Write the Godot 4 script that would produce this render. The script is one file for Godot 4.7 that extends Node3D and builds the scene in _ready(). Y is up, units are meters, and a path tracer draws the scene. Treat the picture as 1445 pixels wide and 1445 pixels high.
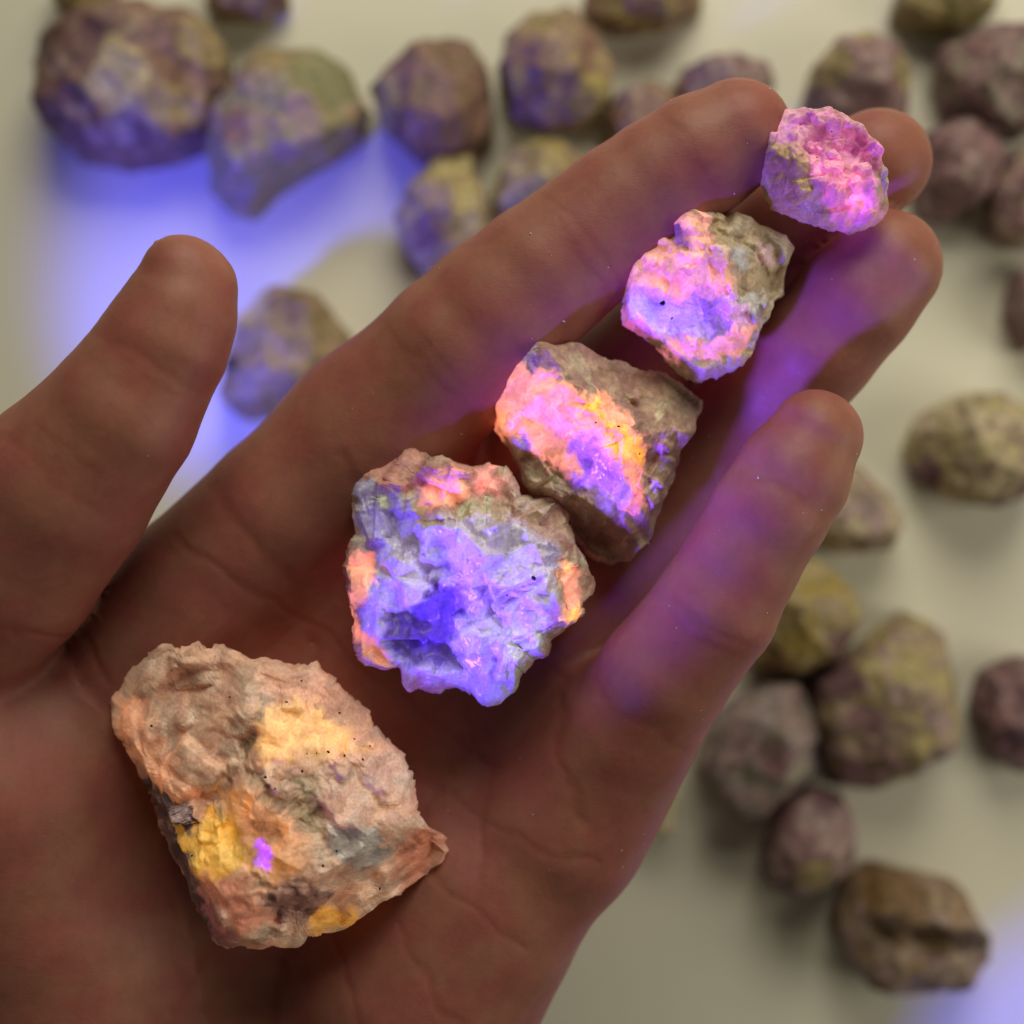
extends Node3D
# A hand, palm up, with five glowing mineral stones in it, above a white table strewn with more stones.
# Shapes are worked out in millimetres and written in metres.

const CAM_H := 310.0                        # camera height above the table, mm
const FOV := 40.0
var K := 2.0 * tan(deg_to_rad(FOV / 2.0)) / 1445.0
var rng := RandomNumberGenerator.new()


func at(px: float, py: float, y: float) -> Vector3:
	return Vector3((px - 722.5) * K * (CAM_H - y), y, (py - 722.5) * K * (CAM_H - y))


func tag(o: Node3D, label: String, category: String, group := "", kind := "") -> void:
	if label: o.set_meta("label", label)
	if category: o.set_meta("category", category)
	if group: o.set_meta("group", group)
	if kind: o.set_meta("kind", kind)


func noise(kind: int, freq: float, sd: int, oct := 1) -> FastNoiseLite:
	var n := FastNoiseLite.new()
	n.noise_type = kind
	n.frequency = freq
	n.seed = sd
	n.fractal_type = FastNoiseLite.FRACTAL_FBM if oct > 1 else FastNoiseLite.FRACTAL_NONE
	n.fractal_octaves = oct
	if kind == FastNoiseLite.TYPE_CELLULAR:
		n.cellular_distance_function = FastNoiseLite.DISTANCE_EUCLIDEAN_SQUARED
		n.cellular_return_type = FastNoiseLite.RETURN_DISTANCE
		n.cellular_jitter = 1.0
	return n


func commit(called: String, v: PackedVector3Array, n: PackedVector3Array, c: PackedColorArray, uv: PackedVector2Array, idx: PackedInt32Array, m: Material, parent: Node) -> MeshInstance3D:
	var a := []
	a.resize(Mesh.ARRAY_MAX)
	a[Mesh.ARRAY_VERTEX] = v
	a[Mesh.ARRAY_NORMAL] = n
	if c.size(): a[Mesh.ARRAY_COLOR] = c
	if uv.size(): a[Mesh.ARRAY_TEX_UV] = uv
	a[Mesh.ARRAY_INDEX] = idx
	var me := ArrayMesh.new()
	me.add_surface_from_arrays(Mesh.PRIMITIVE_TRIANGLES, a)
	me.surface_set_material(0, m)
	var o := MeshInstance3D.new()
	o.name = called
	o.mesh = me
	parent.add_child(o, true)
	return o


func smooth_normals(v: PackedVector3Array, idx: PackedInt32Array) -> PackedVector3Array:
	var n := PackedVector3Array()
	n.resize(v.size())
	for t in range(0, idx.size(), 3):
		var a := idx[t]
		var b := idx[t + 1]
		var c := idx[t + 2]
		var f := (v[c] - v[a]).cross(v[b] - v[a])
		n[a] += f
		n[b] += f
		n[c] += f
	for i in n.size():
		n[i] = n[i].normalized()
	return n

# ------------------------------------------------------------------ stones

# cube-sphere: directions and triangles, shared by all stones of one fineness
var spheres := {}
func cube_sphere(N: int) -> Array:
	if spheres.has(N): return spheres[N]
	var dirs := PackedVector3Array()
	var idx := PackedInt32Array()
	var seen := {}
	var M := N + 1
	for f in 6:
		var ids := PackedInt32Array()
		for j in M:
			for i in M:
				var a := i
				var b := j
				var q: Vector3i
				match f:
					0: q = Vector3i(N, a, b)
					1: q = Vector3i(0, b, a)
					2: q = Vector3i(b, N, a)
					3: q = Vector3i(a, 0, b)
					4: q = Vector3i(a, b, N)
					5: q = Vector3i(b, a, 0)
				var key := (q.x * M + q.y) * M + q.z
				var id: int = seen.get(key, -1)
				if id < 0:
					id = dirs.size()
					seen[key] = id
					var p := Vector3(q) / float(N) * 2.0 - Vector3.ONE
					# even out the spacing
					p = Vector3(tan(p.x * 0.78), tan(p.y * 0.78), tan(p.z * 0.78))
					dirs.append(p.normalized())
				ids.append(id)
		for j in N:
			for i in N:
				var k := j * M + i
				idx.append_array([ids[k], ids[k + M], ids[k + 1], ids[k + 1], ids[k + M], ids[k + M + 1]])
	# make every triangle run clockwise seen from outside
	for t in range(0, idx.size(), 3):
		var a := dirs[idx[t]]
		var f := (dirs[idx[t + 2]] - a).cross(dirs[idx[t + 1]] - a)
		if f.dot(a) < 0.0:
			var s := idx[t + 1]
			idx[t + 1] = idx[t + 2]
			idx[t + 2] = s
	spheres[N] = [dirs, idx]
	return spheres[N]


# distance from the centre to a closed outline, for 720 directions
func radii_of(poly: PackedVector2Array) -> PackedFloat32Array:
	var out := PackedFloat32Array()
	for k in 720:
		var d := Vector2.from_angle(k * TAU / 720.0)
		var best := 0.0
		for i in poly.size():
			var a := poly[i]
			var e := poly[(i + 1) % poly.size()] - a
			var den := d.cross(e)
			if absf(den) < 1e-6: continue
			var t := a.cross(e) / den
			var u := a.cross(d) / den
			if t > 0.0 and u >= 0.0 and u <= 1.0: best = maxf(best, t)
		out.append(best)
	return out


func edge_distance(p: Vector2, poly: PackedVector2Array) -> float:   # positive inside
	var d := 1e9
	var q := poly[poly.size() - 1]
	for e in poly:
		d = minf(d, p.distance_squared_to(Geometry2D.get_closest_point_to_segment(p, q, e)))
		q = e
	return sqrt(d) if Geometry2D.is_point_in_polygon(p, poly) else -sqrt(d)


# poly of flat numbers, in the frame of the outline
func poly_of(flat: Array, off: Vector2, scale: float, centre: Vector2, mm: float) -> PackedVector2Array:
	var out := PackedVector2Array()
	for i in range(0, flat.size(), 2):
		out.append(((off + Vector2(flat[i], flat[i + 1]) / scale) - centre) * mm)
	return out


func rim_facet(R: PackedFloat32Array, azimuth: float, tilt: float, share: float, height: float) -> Array:   # a plane through the rim in that direction
	var r := R[int(fposmod(azimuth, 360.0) * 2.0) % 720] * share
	var t := deg_to_rad(tilt)
	return facet(azimuth, tilt, r * sin(t) + height * cos(t))


func facet(azimuth: float, tilt: float, dist: float) -> Array:   # azimuth 0 = +x, 90 = +z; tilt from straight up
	var a := deg_to_rad(azimuth)
	var t := deg_to_rad(tilt)
	return [Vector3(cos(a) * sin(t), cos(t), sin(a) * sin(t)), dist]


# One of the five stones in the hand.
# s: off, scale, outline, y (height of its middle), base (linear colours), zones [flat outline, colour, glow, lift, part, softness], facets, chunk, grit
func hero_stone(called: String, label: String, s: Dictionary) -> Node3D:
	var off: Vector2 = s.off
	var sc: float = s.scale
	var y: float = s.y
	var mm := K * (CAM_H - y)
	var lo := Vector2(1e9, 1e9)
	var hi := -lo
	for i in range(0, s.outline.size(), 2):
		var p := off + Vector2(s.outline[i], s.outline[i + 1]) / sc
		lo = lo.min(p)
		hi = hi.max(p)
	var centre: Vector2 = s.get("centre", (lo + hi) / 2.0)
	var R := radii_of(poly_of(s.outline, off, sc, centre, mm))
	var root := Node3D.new()
	root.name = called
	add_child(root, true)
	root.position = at(centre.x, centre.y, y) * 0.001
	tag(root, label, "mineral stone", "five glowing stones lying in the hand")
	var sd: int = s.seed
	var warp := noise(FastNoiseLite.TYPE_SIMPLEX_SMOOTH, 0.28, sd + 1, 3)
	var mott := noise(FastNoiseLite.TYPE_SIMPLEX_SMOOTH, 0.16, sd + 2, 4)
	var fine := noise(FastNoiseLite.TYPE_SIMPLEX_SMOOTH, 1.1, sd + 3, 3)
	var cells := noise(FastNoiseLite.TYPE_CELLULAR, 0.42, sd + 4)
	# --- the map of what mineral lies where, in the stone's own plan
	var side := maxf(hi.x - lo.x, hi.y - lo.y) * mm * 1.16
	const G := 256
	var cols := PackedVector3Array()
	var glow := PackedVector3Array()
	var lift := PackedFloat32Array()
	var zone := PackedByteArray()
	var rough := PackedFloat32Array()
	cols.resize(G * G); glow.resize(G * G); lift.resize(G * G); zone.resize(G * G); rough.resize(G * G)
	var names := [s.body]
	var zs := []
	for z in s.zones:
		if not z[4] in names: names.append(z[4])
		var pl := poly_of(z[0], off, sc, centre, mm)
		var r := Rect2(pl[0], Vector2.ZERO)
		for q in pl: r = r.expand(q)
		zs.append([pl, r.grow(z[5] * 1.6 + 0.6), z[1], z[2], z[3], names.find(z[4]), z[5], z[6] if z.size() > 6 else 1.0])
	var grain := noise(FastNoiseLite.TYPE_CELLULAR, 1.0 / s.get("grain", 2.2), sd + 10)
	grain.cellular_return_type = FastNoiseLite.RETURN_CELL_VALUE
	var base_glow: Vector3 = s.get("glow", Vector3.ZERO)  # faint emission put over the whole rock body so glow zones blend
	var b0: Vector3 = s.base[0]
	var b1: Vector3 = s.base[1]
	var b2: Vector3 = s.base[2]
	for j in G:
		for i in G:
			var p := Vector2((i + 0.5) / G - 0.5, (j + 0.5) / G - 0.5) * side
			var k := j * G + i
			var m := mott.get_noise_2d(p.x, p.y)
			var c := b0.lerp(b1, smoothstep(-0.28, 0.3, m)).lerp(b2, smoothstep(0.1, 0.45, mott.get_noise_2d(p.x + 90.0, p.y)))
			var li := 0.0
			var ro := 1.0
			var id := 0
			var w := p + Vector2(warp.get_noise_2d(p.x, p.y), warp.get_noise_2d(p.x + 50.0, p.y)) * 0.85
			var g1 := grain.get_noise_2d(w.x, w.y)
			var g2 := grain.get_noise_2d(w.x * 1.7 + 80.0, w.y * 1.7)
			var g := base_glow * (1.0 + 0.6 * g1)
			c *= 1.0 + 0.22 * g2
			w += Vector2(g1, g2) * 0.5
			for z in zs:
				if not z[1].has_point(w): continue
				var d := edge_distance(w, z[0])
				var t := smoothstep(-z[6] * 1.5, z[6] * 1.5, d)
				if t <= 0.0: continue
				c = c.lerp(z[2] * (1.0 + 0.16 * g2), t)
				g = g.lerp(z[3] * (1.0 + 0.3 * g1 + 0.2 * g2), t)
				li = lerpf(li, z[4], t)
				ro = lerpf(ro, z[7], t)
				if t > 0.5: id = z[5]
			cols[k] = c
			glow[k] = g
			lift[k] = li
			zone[k] = id
			rough[k] = ro
	# --- fluorescent glow under the torch, painted in as fixed emission
	var any := false
	var gi := Image.create_empty(G, G, false, Image.FORMAT_RGBF)
	for j in G:
		for i in G:
			var g := glow[j * G + i]
			if g.length_squared() > 0.0: any = true
			var x := ((i + 0.5) / G - 0.5) * side
			var z := ((j + 0.5) / G - 0.5) * side
			var v := 1.0 + 0.3 * fine.get_noise_2d(x * 1.3, z * 1.3) + 0.45 * mott.get_noise_2d(x * 2.0 + 30.0, z * 2.0) - 0.35 * maxf(0.0, cells.get_noise_2d(x * 1.4, z * 1.4) + 0.72)
			g *= clampf(v, 0.15, 2.0)
			gi.set_pixel(i, j, Color(g.x, g.y, g.z))
	var mats := []
	for k in names.size():
		var m := StandardMaterial3D.new()
		m.vertex_color_use_as_albedo = true
		m.roughness = s.get("shine", 0.55)
		m.metallic_specular = 0.5
		m.subsurf_scatter_enabled = true
		m.subsurf_scatter_strength = 0.12
		if (names[k] as String).contains("crystal"):
			m.roughness = 0.33
			m.subsurf_scatter_strength = 0.2
			m.roughness = 0.28
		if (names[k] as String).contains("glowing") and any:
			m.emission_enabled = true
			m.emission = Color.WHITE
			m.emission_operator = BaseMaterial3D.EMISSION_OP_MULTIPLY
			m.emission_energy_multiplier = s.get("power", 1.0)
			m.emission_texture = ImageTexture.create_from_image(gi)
		mats.append(m)
	# --- the surface: rings from the middle of the top out to the rim and back underneath
	const A := 720
	var TOP: int = s.get("rings", 170)
	const UNDER := 9
	var big := noise(FastNoiseLite.TYPE_SIMPLEX_SMOOTH, 0.07, sd + 5, 2)
	var sc1 := noise(FastNoiseLite.TYPE_CELLULAR, 1.0 / 7.0, sd + 6)
	var sc2 := noise(FastNoiseLite.TYPE_CELLULAR, 1.0 / 2.8, sd + 7)
	var gr := noise(FastNoiseLite.TYPE_CELLULAR, 1.0 / 1.0, sd + 8)
	var val := noise(FastNoiseLite.TYPE_CELLULAR, 1.0 / 4.0, sd + 9)
	val.cellular_return_type = FastNoiseLite.RETURN_CELL_VALUE
	rng.seed = sd
	var deep: float = s.deep
	var planes: Array = []
	for f in s.facets: planes.append(facet(f[0], f[1], f[2]) if f.size() == 3 else rim_facet(R, f[0], f[1], f[2], f[3]))
	var top_at := func(x: float, z: float) -> float:
		var y0 := 1e9
		for f in planes:
			var n: Vector3 = f[0]
			y0 = minf(y0, (float(f[1]) - n.x * x - n.z * z) / n.y)
		return y0
	# planes where chips were struck off, and crystal blocks that stand out
	var chips := []
	for k in int(s.get("chips", 26)):
		var an := rng.randf() * TAU
		var ra := sqrt(rng.randf()) * 0.9 * R[int(an / TAU * 720.0) % 720]
		var x := cos(an) * ra
		var z := sin(an) * ra
		var n := Vector3(top_at.call(x - 0.4, z) - top_at.call(x + 0.4, z), 0.8, top_at.call(x, z - 0.4) - top_at.call(x, z + 0.4)).normalized()
		n = (n + Vector3(rng.randfn(), rng.randfn(), rng.randfn()) * 0.2).normalized()
		if n.y < 0.25: continue
		var p := Vector3(x, top_at.call(x, z), z)
		chips.append([n, n.dot(p) - rng.randf_range(0.0, 0.8) * float(s.get("chip", 1.0)), Vector2(x, z), rng.randf_range(3.0, 9.0)])
	var rise: float = s.get("rise", 1.15)
	var blk := []
	for k in int(s.get("blocks", 24)):
		var an := rng.randf() * TAU
		var ra := sqrt(rng.randf()) * 0.93 * R[int(an / TAU * 720.0) % 720]
		var big_one := pow(rng.randf(), 2.5)
		var half := Vector3(rng.randf_range(0.8, 1.5), rng.randf_range(0.5, 1.1), rng.randf_range(0.6, 1.1)) * float(s.get("block", 1.6)) * lerpf(0.5, 1.5, big_one)
		var q := Basis.from_euler(Vector3(rng.randfn() * 0.4, rng.randf() * TAU, rng.randfn() * 0.4))
		var ctr := Vector3(cos(an) * ra, 0, sin(an) * ra)
		ctr.y = minf(top_at.call(ctr.x, ctr.z), 9.5) - half.y * rng.randf_range(0.2, 0.95)
		blk.append([ctr, q.inverse(), half, Vector2(half.x, half.z).length() + half.y * 0.5])
	var v := PackedVector3Array()
	var col := PackedColorArray()
	var uv := PackedVector2Array()
	var ids := PackedByteArray()
	var chunk: float = s.chunk
	var grit: float = s.grit
	for j in TOP + UNDER:
		var under := j >= TOP
		var u := 1.0 - pow(1.0 - float(j) / (TOP - 1), 1.25) if not under else 1.0 - pow(float(j - TOP + 1) / UNDER, 1.3) * 0.98
		for i in A:
			var an := i * TAU / A
			var rim := R[i]
			rim += (val.get_noise_2d(cos(an) * rim * 1.6, sin(an) * rim * 1.6)) * 0.35 * chunk + warp.get_noise_2d(cos(an) * rim, sin(an) * rim) * 0.5
			var x := cos(an) * rim * u
			var z := sin(an) * rim * u
			var inner := rim * (1.0 - u)
			var p := Vector3(x, 0, z)
			if under:
				p.y = -1.0 - (deep - 1.0) * (1.0 - pow(u, 2.6)) + big.get_noise_2d(x, z) * 1.2 * (1.0 - u)
			else:
				var y1 := 1e9
				for f in planes:
					var n: Vector3 = f[0]
					y1 = minf(y1, (float(f[1]) - n.x * x - n.z * z) / n.y)
				for c in chips:
					var dd: float = (c[2] as Vector2).distance_to(Vector2(x, z)) - float(c[3])
					if dd > 0.0: continue
					var n: Vector3 = c[0]
					var cut := y1 - (float(c[1]) - n.x * x - n.z * z) / n.y
					if cut > 0.0: y1 -= minf(cut, 1.3) * smoothstep(0.0, -2.2, dd)
				var wall := -1.0 + 7.0 * sqrt(inner * 0.75) + inner * 0.4
				y1 = minf(y1, wall)
				for c in blk:
					var o: Vector3 = Vector3(x, 0, z) - c[0]
					if absf(o.x) > c[3] or absf(o.z) > c[3]: continue
					var bas: Basis = c[1]
					var hf: Vector3 = c[2]
					var o2 := bas * o
					var e := bas.y
					var tn := -1e9
					var tf := 1e9
					for ax in 3:
						if absf(e[ax]) < 1e-5: continue
						var t1 := (-hf[ax] - o2[ax]) / e[ax]
						var t2 := (hf[ax] - o2[ax]) / e[ax]
						tn = maxf(tn, minf(t1, t2))
						tf = minf(tf, maxf(t1, t2))
					if tf > tn and tf > y1: y1 = minf(minf(tf, y1 + rise), wall + 1.0)
				p.y = y1
			var w := p + Vector3(warp.get_noise_3dv(p), warp.get_noise_3dv(p + Vector3(40, 0, 0)), warp.get_noise_3dv(p + Vector3(0, 40, 0))) * 1.1
			var gx := clampi(int((w.x / side + 0.5) * G), 0, G - 1)
			var gz := clampi(int((w.z / side + 0.5) * G), 0, G - 1)
			var kk := gz * G + gx
			if not under:
				var fx := clampf((p.x / side + 0.5) * G - 0.5, 0.0, G - 1.001)
				var fz := clampf((p.z / side + 0.5) * G - 0.5, 0.0, G - 1.001)
				var l0 := int(fz) * G + int(fx)
				var tx := fx - floorf(fx)
				var tz := fz - floorf(fz)
				var ro := lerpf(lerpf(rough[l0], rough[mini(l0 + 1, G * G - 1)], tx), lerpf(rough[mini(l0 + G, G * G - 1)], rough[mini(l0 + G + 1, G * G - 1)], tx), tz)
				var li := lerpf(lerpf(lift[l0], lift[mini(l0 + 1, G * G - 1)], tx), lerpf(lift[mini(l0 + G, G * G - 1)], lift[mini(l0 + G + 1, G * G - 1)], tx), tz)
				var h := big.get_noise_3dv(p) * 1.3
				h += (sc1.get_noise_3dv(w) + 0.72) * 1.3 * chunk * lerpf(0.6, 1.0, ro)
				h += val.get_noise_3dv(w) * 0.3 * chunk * ro
				h += (0.35 - (sc2.get_noise_3dv(w) + 1.0)) * 0.6 * chunk * ro
				h += -(gr.get_noise_3dv(w) + 0.65) * 0.2 * grit * ro
				h += fine.get_noise_3dv(p) * 0.2 * grit * ro
				var edge := smoothstep(0.0, 1.6, inner)
				var out := Vector3(cos(an), 0, sin(an)) * (1.0 - edge) + Vector3.UP * edge
				p += out * h * lerpf(0.45, 1.0, edge) + Vector3.UP * li * edge
			v.append(p)
			uv.append(Vector2(w.x / side + 0.5, w.z / side + 0.5))
			var cc := cols[kk]
			var tone := 1.0 + 0.35 * fine.get_noise_3dv(p * 1.6) + 0.3 * mott.get_noise_3dv(p * 3.0 + Vector3(7, 7, 7))
			cc *= clampf(tone, 0.35, 1.6)
			col.append(Color(clampf(cc.x, 0.0, 0.92), clampf(cc.y, 0.0, 0.92), clampf(cc.z, 0.0, 0.92)))
			ids.append(zone[kk])
	# worn smooth: each point drawn towards its neighbours
	for pass_ in int(s.get("worn", 3)):
		var was := v.duplicate()
		for j in range(2, TOP - 2):
			for i in A:
				var k := j * A + i
				v[k] = was[k] * 0.36 + (was[k - A] + was[k + A]) * 0.2 + (was[j * A + (i + 3) % A] + was[j * A + (i + A - 3) % A]) * 0.12
	var idx := PackedInt32Array()
	for j in TOP + UNDER - 1:
		for i in A:
			var p0 := j * A + i
			var p1 := j * A + (i + 1) % A
			if j > 0: idx.append_array([p0, p0 + A, p1])
			idx.append_array([p1, p0 + A, p1 + A])
	var nn := smooth_normals(v, idx)
	# --- parts
	var parts := []
	for k in names.size(): parts.append(PackedInt32Array())
	for t in range(0, idx.size(), 3):
		var z := ids[idx[t]]
		var z2 := ids[idx[t + 1]]
		if z2 == ids[idx[t + 2]]: z = z2
		parts[z].append_array([idx[t], idx[t + 1], idx[t + 2]])
	for k in names.size():
		var list: PackedInt32Array = parts[k]
		if list.is_empty(): continue
		var map := PackedInt32Array()
		map.resize(v.size())
		map.fill(-1)
		var pv := PackedVector3Array()
		var pn := PackedVector3Array()
		var pc := PackedColorArray()
		var pu := PackedVector2Array()
		var pi := PackedInt32Array()
		for q in list:
			if map[q] < 0:
				map[q] = pv.size()
				pv.append(v[q] * 0.001)
				pn.append(nn[q])
				pc.append(col[q])
				pu.append(uv[q])
			pi.append(map[q])
		commit(names[k], pv, pn, pc, pu, pi, mats[k], root)
	# --- dark specks set into the surface
	var dark := StandardMaterial3D.new()
	dark.albedo_color = Color(0.06, 0.03, 0.05)
	dark.roughness = 0.3
	for q in s.get("specks", []):
		var p: Vector2 = ((off + Vector2(q[0], q[1]) / sc) - centre) * mm
		var best := 0
		var bd := 1e9
		for i in range(0, v.size()):
			if v[i].y < 0.0: continue
			var e := Vector2(v[i].x - p.x, v[i].z - p.y).length_squared()
			if e < bd:
				bd = e
				best = i
		var me := SphereMesh.new()
		me.radius = 0.001 * q[2]
		me.height = 0.0016 * q[2]
		me.radial_segments = 7
		me.rings = 4
		me.material = dark
		var o := MeshInstance3D.new()
		o.name = "dark_speck"
		o.mesh = me
		root.add_child(o, true)
		o.position = v[best] * 0.001
		o.rotation = Vector3(0.3 * sin(q[0]), q[1], 0.3 * cos(q[1]))
		o.scale = Vector3(0.6 + 0.5 * absf(sin(q[0] * 3.1)), 0.6, 0.7 + 0.6 * absf(cos(q[1] * 2.3)))
	return root


# One of the stones on the table: flat outline in photo pixels, colours, patches [x, y, r, colour]
func table_stone(called: String, label: String, flat: Array, height: float, cols: Array, patches: Array, sd: int) -> Node3D:
	var y := height * 0.45
	var mm := K * (CAM_H - y)
	var lo := Vector2(1e9, 1e9)
	var hi := -lo
	for i in range(0, flat.size(), 2):
		lo = lo.min(Vector2(flat[i], flat[i + 1]))
		hi = hi.max(Vector2(flat[i], flat[i + 1]))
	var centre := (lo + hi) / 2.0
	var R := radii_of(poly_of(flat, Vector2.ZERO, 1.0, centre, mm))
	var cs := cube_sphere(48)
	var dirs: PackedVector3Array = cs[0]
	var idx: PackedInt32Array = cs[1]
	var big := noise(FastNoiseLite.TYPE_SIMPLEX_SMOOTH, 0.05, sd, 3)
	var cell := noise(FastNoiseLite.TYPE_CELLULAR, 1.0 / 7.0, sd + 1)
	var small := noise(FastNoiseLite.TYPE_CELLULAR, 1.0 / 2.2, sd + 2)
	var mott := noise(FastNoiseLite.TYPE_SIMPLEX_SMOOTH, 0.13, sd + 3, 3)
	rng.seed = sd
	var less_blue := 0.62 if centre.x < 1000.0 and centre.y < 620.0 else 0.9  # blue light of the table spot offset in the colour of stones it reaches
	var planes := []
	planes.append(facet(rng.randf() * 360.0, 6.0 + rng.randf() * 10.0, height * 0.55))
	for k in 7:
		planes.append(facet(k * 51.0 + rng.randf() * 45.0, 30.0 + rng.randf() * 34.0, (hi - lo).length() * mm * rng.randf_range(0.27, 0.36)))
	planes.append([Vector3.DOWN, height * 0.45])
	var v := PackedVector3Array()
	var col := PackedColorArray()
	v.resize(dirs.size()); col.resize(dirs.size())
	for i in dirs.size():
		var d := dirs[i]
		var c := maxf(sqrt(d.x * d.x + d.z * d.z), 1e-3)
		var ang := fposmod(atan2(d.z, d.x) / TAU * 720.0, 720.0)
		var k0 := int(ang) % 720
		var sum := pow(c / lerpf(R[k0], R[(k0 + 1) % 720], ang - floorf(ang)), 18.0)
		for f in planes:
			var q: float = (f[0] as Vector3).dot(d) / f[1]
			if q > 0.0: sum += pow(q, 18.0)
		var p := d * pow(sum, -1.0 / 18.0)
		var h := big.get_noise_3dv(p) * 1.2 + (cell.get_noise_3dv(p) + 0.7) * 2.2 - (small.get_noise_3dv(p) + 0.7) * 0.5
		p += d * h * (1.0 if d.y > -0.3 else 0.3)
		p.y = maxf(p.y, -y)
		v[i] = p * 0.001
		var m := mott.get_noise_3dv(p)
		var cc: Vector3 = (cols[0] as Vector3).lerp(cols[1], smoothstep(-0.25, 0.3, m)).lerp(cols[2], smoothstep(0.12, 0.42, mott.get_noise_3dv(p + Vector3(60, 0, 0))))
		var s2 := Vector2(p.x, p.z)
		for a in patches:
			var e: float = s2.distance_to((Vector2(a[0], a[1]) - centre) * mm) / (a[2] * mm)
			cc = cc.lerp(a[3], smoothstep(1.25, 0.7, e + m * 0.7))
		cc *= 1.0 + 0.7 * mott.get_noise_3dv(p * 3.0) + 0.4 * mott.get_noise_3dv(p * 7.0)
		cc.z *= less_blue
		col[i] = Color(clampf(cc.x, 0, 0.9), clampf(cc.y, 0, 0.9), clampf(cc.z, 0, 0.9))
	var o := commit(called, v, smooth_normals(v, idx), col, PackedVector2Array(), idx, stone_mat, self)
	o.position = at(centre.x, centre.y, y) * 0.001
	tag(o, label, "mineral stone", "rough stones strewn over the table")
	return o

var stone_mat := StandardMaterial3D.new()

# ------------------------------------------------------------------ hand

const CELL := 1.05
var h_lo: Vector3
var h_n: Vector3i

func field_new() -> PackedFloat32Array:
	var f := PackedFloat32Array()
	f.resize(h_n.x * h_n.y * h_n.z)
	f.fill(50.0)
	return f


# joins one tapered limb from a to b into the field by a smooth minimum of width k; used boxes are remembered
func limb(f: PackedFloat32Array, a: Vector3, ra: float, b: Vector3, rb: float, k: float, box: Array) -> void:
	var m := maxf(ra, rb) + 4.5
	var lo := ((a.min(b) - Vector3.ONE * m - h_lo) / CELL).floor()
	var hi := ((a.max(b) + Vector3.ONE * m - h_lo) / CELL).ceil()
	var x0 := maxi(0, int(lo.x)); var x1 := mini(h_n.x - 1, int(hi.x))
	var y0 := maxi(0, int(lo.y)); var y1 := mini(h_n.y - 1, int(hi.y))
	var z0 := maxi(0, int(lo.z)); var z1 := mini(h_n.z - 1, int(hi.z))
	box[0] = mini(box[0], x0); box[1] = maxi(box[1], x1)
	box[2] = mini(box[2], z0); box[3] = maxi(box[3], z1)
	var bx := b.x - a.x
	var by := b.y - a.y
	var bz := b.z - a.z
	var inv := 1.0 / maxf(bx * bx + by * by + bz * bz, 1e-6)
	var dr := rb - ra
	var reach := 4.5 + m
	for z in range(z0, z1 + 1):
		var pz := h_lo.z + z * CELL - a.z
		for x in range(x0, x1 + 1):
			var px := h_lo.x + x * CELL - a.x
			var flat := px * bx + pz * bz
			# skip whole columns far from the limb in plan
			var tq := clampf((px * bx + pz * bz) / maxf(bx * bx + bz * bz, 1e-6), 0.0, 1.0)
			var ex := px - bx * tq
			var ez := pz - bz * tq
			if ex * ex + ez * ez > m * m: continue
			var at0 := (z * h_n.x + x) * h_n.y
			for y in range(y0, y1 + 1):
				var py := h_lo.y + y * CELL - a.y
				var t := clampf((flat + py * by) * inv, 0.0, 1.0)
				var qx := px - bx * t
				var qy := py - by * t
				var qz := pz - bz * t
				var d := sqrt(qx * qx + qy * qy + qz * qz) - ra - dr * t
				var o := f[at0 + y]
				if d - o > k: continue
				if o - d > k:
					f[at0 + y] = d
				else:
					var h := (k - absf(d - o)) / k
					f[at0 + y] = minf(d, o) - h * h * k * 0.25


func chain(f: PackedFloat32Array, pts: Array, k: float) -> Array:   # pts: [px, py, height of the axis, radius in photo pixels]
	var box := [100000, 0, 100000, 0]
	var whole := f
	f = field_new()
	for i in pts.size() - 1:
		var p = pts[i]
		var q = pts[i + 1]
		limb(f, at(p[0], p[1], p[2]), p[3] * K * (CAM_H - p[2]), at(q[0], q[1], q[2]), q[3] * K * (CAM_H - q[2]), 0.8, box)
	merge(whole, f, k)
	return box


func merge(f: PackedFloat32Array, g: PackedFloat32Array, k: float) -> void:
	for i in f.size():
		var d := g[i]
		if d > 40.0: continue
		var o := f[i]
		if absf(d - o) >= k:
			f[i] = minf(d, o)
		else:
			var h := (k - absf(d - o)) / k
			f[i] = minf(d, o) - h * h * k * 0.25


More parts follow.
